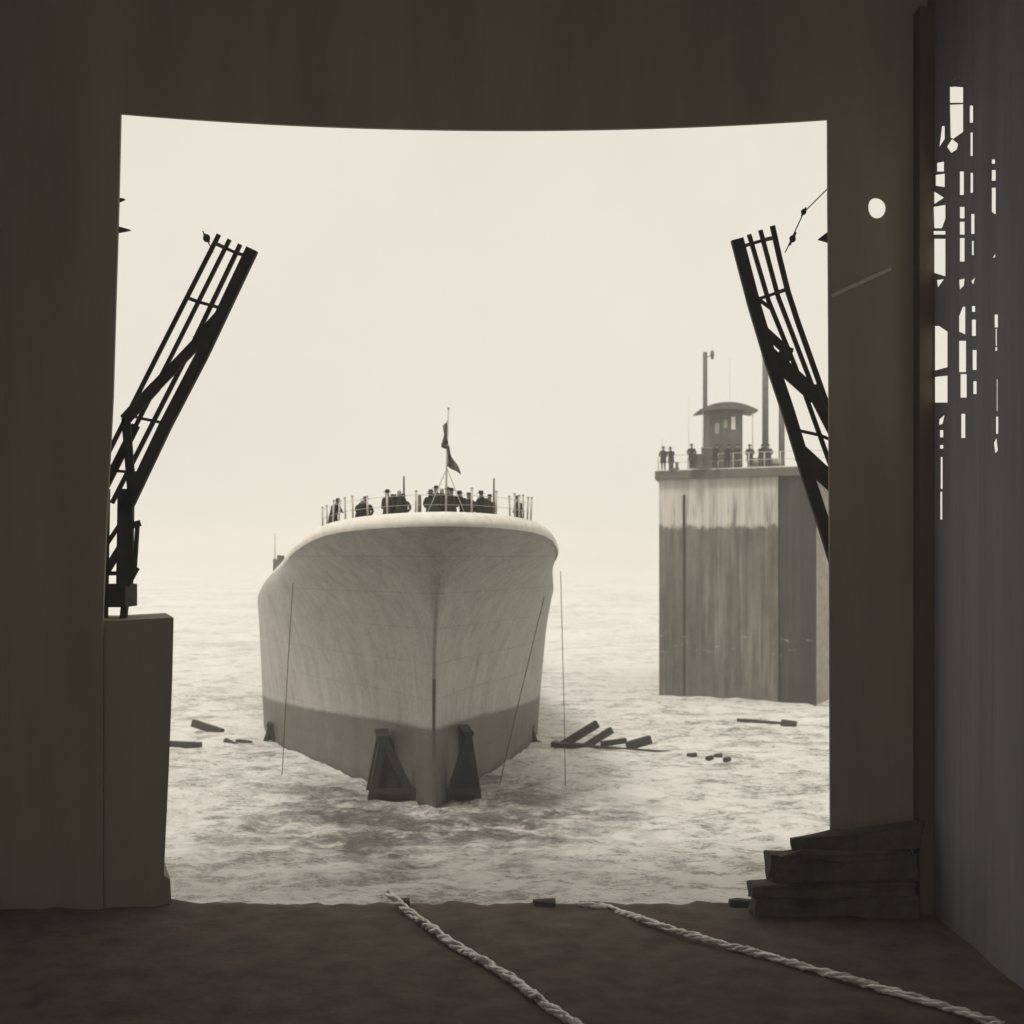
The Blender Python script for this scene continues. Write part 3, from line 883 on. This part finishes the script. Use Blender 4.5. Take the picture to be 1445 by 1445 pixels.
# funnels and masts
for (px, pt, pb, rad, mt, nm) in ((995, 497, 572, .19, 'dkgrey', 'mast'), (1080, 500, 668, .25, 'dkgrey', 'funnel'), (1103, 560, 660, .24, 'dkgrey', 'funnel'), (1030, 505, 568, .02, 'rail', 'aerial'), (972, 560, 655, .02, 'rail', 'aerial'), (934, 620, 660, .03, 'rail', 'aerial')):
    dd = 3.9 if nm == 'mast' else 1.8
    p0, p1 = cp(px, pt, dd), cp(px, pb, dd)
    bz = ZK - .02 if nm != 'mast' else ZK
    m = MB(); m.tube([(p0.x, p0.y, bz), (p0.x, p0.y, (bz + p0.z) / 2), (p0.x, p0.y, p0.z)], rad, 10, rad * .9)
    if nm == 'funnel': m.tube([(p0.x, p0.y, p0.z - .15), (p0.x, p0.y, p0.z)], rad * 1.2, 10)
    if nm == 'mast': m.ball((p0.x + .55, p0.y, p0.z - .2), .16, 8, (1, 1, 2.4)); m.tube([(p0.x, p0.y, p0.z - .45), (p0.x + .55, p0.y, p0.z - .2)], .03, 6)
    m.build(nm, M[mt], dock)
# winches, lockers and bollards on the dock's deck
def on_dock(name, label, cat, px, d, build):
    p = at(px, 0, YC + d); t = thing(name, label, cat, (p.x, p.y, ZK)); build(t)
def winch(t):
    MB().box((0, 0, .12), (1.1, .8, .2), bevel=.03).build('base', M['dkgrey'], t)
    MB().tube([(-.4, 0, .5), (-.2, 0, .5), (.2, 0, .5), (.4, 0, .5)], .3, 12).build('drum', M['midgrey'], t)
    for sx in (-.46, .46): MB().bar((sx, 0, .1), (sx, 0, .85), .08, .5).build('frame', M['dkgrey'], t)
def locker(t, h=.95, wd=.8):
    MB().box((0, 0, h / 2), (wd, .6, h), bevel=.02).build('body', M['dkgrey'], t)
    MB().box((0, 0, h + .03), (wd + .1, .7, .06)).build('lid', M['midgrey'], t)
def bollard(t):
    MB().box((0, 0, .05), (.8, .35, .1)).build('base', M['dkgrey'], t)
    for sx in (-.22, .22): MB().tube([(sx, 0, .1), (sx, 0, .42), (sx, 0, .45), (sx, 0, .52)], .11, 10).ball((sx, 0, .5), .15, 10, (1, 1, .5)).build('post', M['dkgrey'], t)
on_dock('winch', 'dark deck winch on the dock just right of its cabin', 'winch', 1066, -1.2, winch)
on_dock('winch', 'dark deck winch on the dock beneath the right boom', 'winch', 1094, -.8, winch)
on_dock('deck_locker', 'dark locker on the dock left of the cabin door', 'locker', 982, -1.2, lambda t: locker(t, 1.0, .9))
on_dock('deck_locker', 'taller dark locker against the front of the dock cabin', 'locker', 997, -1.0, lambda t: locker(t, 1.5, .7))
on_dock('mooring_bollard', 'low twin bollard near the left end of the dock', 'bollard', 951, .2, bollard)

# ------------------------------------------------------------------ people
def person_mesh(pose):
    J = {
        'pel': ((0, 0, .95), .155), 'bel': ((0, -.01, 1.12), .15), 'che': ((0, 0, 1.32), .165), 'nek': ((0, -.01, 1.50), .062), 'hea': ((0, -.035, 1.62), .098), 'top': ((0, -.02, 1.71), .08),
        'hl': ((-.10, 0, .86), .10), 'kl': ((-.11, -.02, .50), .072), 'al': ((-.11, .02, .10), .052), 'tl': ((-.12, -.14, .045), .045),
        'hr': ((.10, 0, .86), .10), 'kr': ((.11, -.02, .50), .072), 'ar': ((.11, .02, .10), .052), 'tr': ((.12, -.14, .045), .045),
        'sl': ((-.20, 0, 1.42), .075), 'sr': ((.20, 0, 1.42), .075)}
    if pose == 'pockets':
        J.update({'el': ((-.30, .05, 1.16), .058), 'wl': ((-.21, -.09, .98), .05), 'er': ((.30, .05, 1.16), .058), 'wr': ((.21, -.09, .98), .05)})
    elif pose == 'lean':
        for k in ('bel', 'che', 'nek', 'hea', 'top', 'sl', 'sr'):
            p, r = J[k]; f = (p[2] - .95) * .35
            J[k] = ((p[0], p[1] - f, p[2] - f * .3), r)
        J.update({'el': ((-.27, -.22, 1.14), .056), 'wl': ((-.16, -.42, 1.10), .045), 'er': ((.27, -.22, 1.14), .056), 'wr': ((.16, -.42, 1.10), .045)})
    else:   # side glance, one hand up to the hat brim
        J.update({'el': ((-.34, -.08, 1.30), .056), 'wl': ((-.17, -.14, 1.55), .042), 'er': ((.28, .03, 1.16), .058), 'wr': ((.20, -.10, .99), .05)})
    E = [('pel', 'bel'), ('bel', 'che'), ('che', 'nek'), ('nek', 'hea'), ('hea', 'top'), ('pel', 'hl'), ('hl', 'kl'), ('kl', 'al'), ('al', 'tl'), ('pel', 'hr'), ('hr', 'kr'), ('kr', 'ar'), ('ar', 'tr'),
         ('che', 'sl'), ('sl', 'el'), ('el', 'wl'), ('che', 'sr'), ('sr', 'er'), ('er', 'wr')]
    names = list(J)
    me = bpy.data.meshes.new('person')
    me.from_pydata([J[k][0] for k in names], [(names.index(a), names.index(c)) for a, c in E], [])
    o = bpy.data.objects.new('person_source', me); COL.objects.link(o)
    o.modifiers.new('skin', 'SKIN')
    for i, k in enumerate(names):
        sv = me.skin_vertices[0].data[i]
        rx = J[k][1]; sv.radius = (rx, rx * (.72 if k in ('pel', 'bel', 'che') else 1)); sv.use_root = (k == 'pel')
    sb = o.modifiers.new('sub', 'SUBSURF'); sb.levels = 2; sb.render_levels = 2
    dg = bpy.context.evaluated_depsgraph_get(); dg.update()
    res = bpy.data.meshes.new_from_object(o.evaluated_get(dg))
    bpy.data.objects.remove(o)
    res.materials.clear(); res.materials.append(M['cloth']); res.materials.append(M['skin'])
    hz = J['nek'][0][2]
    for p in res.polygons:
        p.use_smooth = True
        p.material_index = 1 if p.center.z > hz + .02 else 0
    return res, Vector(J['hea'][0]), Vector(J['top'][0])
PM = {k: person_mesh(k) for k in ('pockets', 'lean', 'glance')}
HATS = {}
for k, (me_, hd, tp) in PM.items():
    m = MB(); c = tp + Vector((0, .0, .0))
    m.tube([c + Vector((0, 0, -.02)), c + Vector((0, 0, -.005))], .165, 14)
    m.tube([c + Vector((0, 0, -.005)), c + Vector((0, 0, .05)), c + Vector((0, 0, .10))], .10, 12, .085)
    hm = m.mesh('hat'); hm.materials.append(M['cloth']); HATS[k] = hm
    # coat skirt
    m = MB(); rg = []
    for zz, rx, ry in ((1.34, .20, .145), (1.1, .19, .15), (.92, .205, .16), (.7, .23, .18), (.55, .25, .19)):
        if k == 'lean' and zz > .95: off = -(zz - .95) * .35
        else: off = 0
        rg.append([m.bm.verts.new((rx * math.cos(a), ry * math.sin(a) + off, zz)) for a in np.linspace(0, 2 * math.pi, 17)[:-1]])
    for a, c2 in zip(rg, rg[1:]):
        for q in range(16): m.bm.faces.new((a[q], a[(q + 1) % 16], c2[(q + 1) % 16], c2[q])).smooth = True
    cm = m.mesh('coat'); cm.materials.append(M['cloth']); PM[k] = (me_, cm)
def person(loc, rz, pose, h, label, group, hat=True):
    o = bpy.data.objects.new('person', PM[pose][0]); link(o)
    o.location = loc; o.rotation_euler = (0, 0, rz); o.scale = (h / 1.75 * 1.08, h / 1.75 * 1.08, h / 1.75)
    tag(o, label, 'person', group)
    c = bpy.data.objects.new('coat', PM[pose][1]); link(c, o)
    if hat:
        c = bpy.data.objects.new('hat', HATS[pose]); link(c, o)
poses = ['pockets', 'lean', 'glance']
clumps = [
    ([(608, 1.1), (616, .5), (623, .9), (631, .6), (637, 1.3), (613, 2.0), (627, 1.9)], '{} from the left in the tight dark crowd around the flagstaff', 'crowd around the flagstaff'),
    ([(508, 3.0), (516, 3.4)], '{} of the two dark people standing alone left of the tall left post', 'pair on the left of the bow'),
    ([(547, 1.9), (553, 2.6), (563, 1.9), (569, 2.4)], '{} from the left in the dark group by the tall left post', 'group by the left post'),
    ([(655, 1.7), (662, 2.3)], '{} of the dark pair between flagstaff crowd and right post group', 'pair right of the flagstaff'),
    ([(677, 2.2), (684, 1.8), (691, 2.4)], '{} from the left in the dark group beside the tall right post', 'group by the right post'),
]
k = 0
for spots, lab, grp in clumps:
    spots = sorted(spots)
    for oi, (px, s) in enumerate(spots):
        lat = on_deck(px, s)
        h = 1.62 + .2 * random.random()
        person(SW(lat, s, deck_z(s) + .02), random.uniform(-.7, .7), poses[k % 3], h, lab.format((['left person', 'right person'] if len(spots) == 2 else ['first person', 'second person', 'third person', 'fourth person', 'fifth person', 'sixth person', 'seventh person'])[oi]), grp, k % 4 != 3); k += 1
s = 3.0; person(SW(on_deck(470, s), s, deck_z(s)), .9, 'lean', 1.7, 'lone dark figure at the far left end of the bow rail', 'people on the ship')
s = 2.2; person(SW(on_deck(731, s), s, deck_z(s)), -.9, 'pockets', 1.6, 'lone dark figure at the far right end of the bow rail', 'people on the ship')
for px, d, lab in ((936, .6, 'dark figure standing at the left end of the dock deck'), (947, .4, 'dark figure beside the twin bollard near the left end of the dock'), (976, -1.8, 'dark figure in front of the lower locker on the dock'), (1009, -2.0, 'dark figure before the cabin door on the dock'), (1026, -1.9, 'dark figure before the cabin windows on the dock'), (1074, -2.2, 'dark figure leaning at the winch right of the dock cabin'), (1040, -1.6, 'figure in dark coat by the right corner of the dock cabin'), (1058, -1.4, 'dark figure standing between cabin and winch on the dock'), (1084, -1.6, 'dark figure standing by the foot of the dock funnel')):
    p = at(px, 0, YC + d); person((p.x, p.y, ZK), random.uniform(-.5, .5), random.choice(['pockets', 'lean']), 1.72, lab, 'people on the dock')

# ------------------------------------------------------------------ ropes on the slip floor, timbers
def floor_rope(pts, r, label, seed):
    P = [Vector(p) for p in pts]
    # resample
    path = []
    for a, c in zip(P, P[1:]):
        n = max(2, int((c - a).length / .07))
        for q in range(n): path.append(lerp(a, c, q / n))
    path.append(P[-1])
    L = 0; cl = []
    for i, p in enumerate(path):
        if i: L += (p - path[i - 1]).length
        wv = Vector((noise.noise(Vector((L * .35, seed, 0))) * .10, 0, noise.noise(Vector((L * .8, seed, 5))) * .02))
        cl.append((p + wv, L))
    m = MB(); c0 = cl[0][0].copy()
    for k in range(4):
        pts2 = []
        for i, (p, l) in enumerate(cl):
            t = (cl[min(i + 1, len(cl) - 1)][0] - cl[max(i - 1, 0)][0]).normalized()
            sx = t.cross(Vector((0, 0, 1))).normalized(); sz = sx.cross(t)
            a = 2 * math.pi * (l / 1.3 + k / 4 + .5 * noise.noise(Vector((l * .7, k * 5.0, seed))))
            rr = r * (.55 + .35 * noise.noise(Vector((l * 1.1, k * 3.0, seed + 2))))
            pts2.append(p - c0 + (sx * math.cos(a) + sz * math.sin(a)) * rr)
        m.tube(pts2, r * .5, 7)
    m.jitter(r * .45, 9.0, seed)
    o = m.build('hawser', M['rope']); o.location = c0
    tag(o, label, 'rope', 'pale hawsers on the slip floor')
def fl(px, py, z=1.66): 
    Y = (HC - z) * F / (py - HOR); return at(px, py, Y)
q0 = at(548, 1262, YW + .35)
floor_rope([q0, fl(575, 1288), fl(640, 1330), fl(720, 1382), fl(812, 1446), fl(905, 1510)], .10, 'pale hawser running over the slip edge under the bow to the lower right', 1.0)
floor_rope([at(818, 1275, YW + .3), at(860, 1282, YW - .1), fl(905, 1297), fl(985, 1322), fl(1100, 1354), fl(1240, 1393), fl(1330, 1420), fl(1418, 1446)], .085, 'pale hawser running long and shallow across the slip floor to the right', 4.0)
def baulk(px0, px1, py0, py1, Y, label, slope=0, seed=0, dep=.5):
    a, c = at(px0, (py0 + py1) / 2 + slope, Y), at(px1, (py0 + py1) / 2 - slope, Y)
    h = abs(py1 - py0) / F * Y
    mid = (a + c) / 2
    m = MB(); m.bar(a - mid, c - mid, h, dep, bevel=.03)
    bmesh.ops.subdivide_edges(m.bm, edges=m.bm.edges[:], cuts=5)
    m.jitter(.16, 1.3, seed); m.jitter(.09, 4.0, seed)
    o = m.build('timber_baulk', M['pile']); o.location = mid
    tag(o, label, 'timber', 'stack of baulks at the foot of the right pillar')
baulk(1062, 1290, 1262, 1292, 35.4, 'lowest longest baulk of the stack at the right pillar foot', 0, 1, .8)
baulk(1056, 1285, 1243, 1263, 35.2, 'baulk poking out leftward, second from the bottom of the pillar stack', 2, 2, .7)
baulk(1086, 1290, 1204, 1245, 35.4, 'middle baulk of the stack at the right pillar foot', 2, 3, .6)
baulk(1100, 1280, 1200, 1212, 35.2, 'thin plank lying between the upper baulks of the pillar stack', 1, 4, .5)
baulk(1116, 1300, 1170, 1203, 35.5, 'topmost sloping baulk of the stack at the right pillar foot', 12, 5, .5)
# chocks on the slip edge
for px, py, wd, lab in ((572, 1268, 12, 'small dark chock beside the hawser at the slip edge'), (768, 1270, 30, 'low dark timber chock on the slip edge right of the bow'), (1046, 1270, 34, 'low wide chock on the slip edge near the stacked baulks')):
    p = at(px, py, YW + .3); zz = p.z
    m = MB(); m.box((0, 0, (zz - 1.5) / 2), (wd / F * YW, .3, zz - 1.5), bevel=.03); bmesh.ops.subdivide_edges(m.bm, edges=m.bm.edges[:], cuts=2); m.jitter(.04, 3, px)
    o = m.build('timber_chock', M['pile']); o.location = (p.x, p.y, 1.5); tag(o, lab, 'chock')

# ------------------------------------------------------------------ haze
m = bpy.data.materials.new('haze'); m.use_nodes = True
n = m.node_tree; n.nodes.clear()
out = n.nodes.new('ShaderNodeOutputMaterial'); pv = n.nodes.new('ShaderNodeVolumePrincipled')
pv.inputs['Color'].default_value = (.99, .985, .975, 1)
pv.inputs['Density'].default_value = HAZE_DENSITY
pv.inputs['Anisotropy'].default_value = 0.2
n.links.new(pv.outputs[0], out.inputs['Volume'])
b = MB(); b.box((0, 1600, 12.5), (6000, 4400, 33))
tag(b.build('haze', m), kind='stuff')
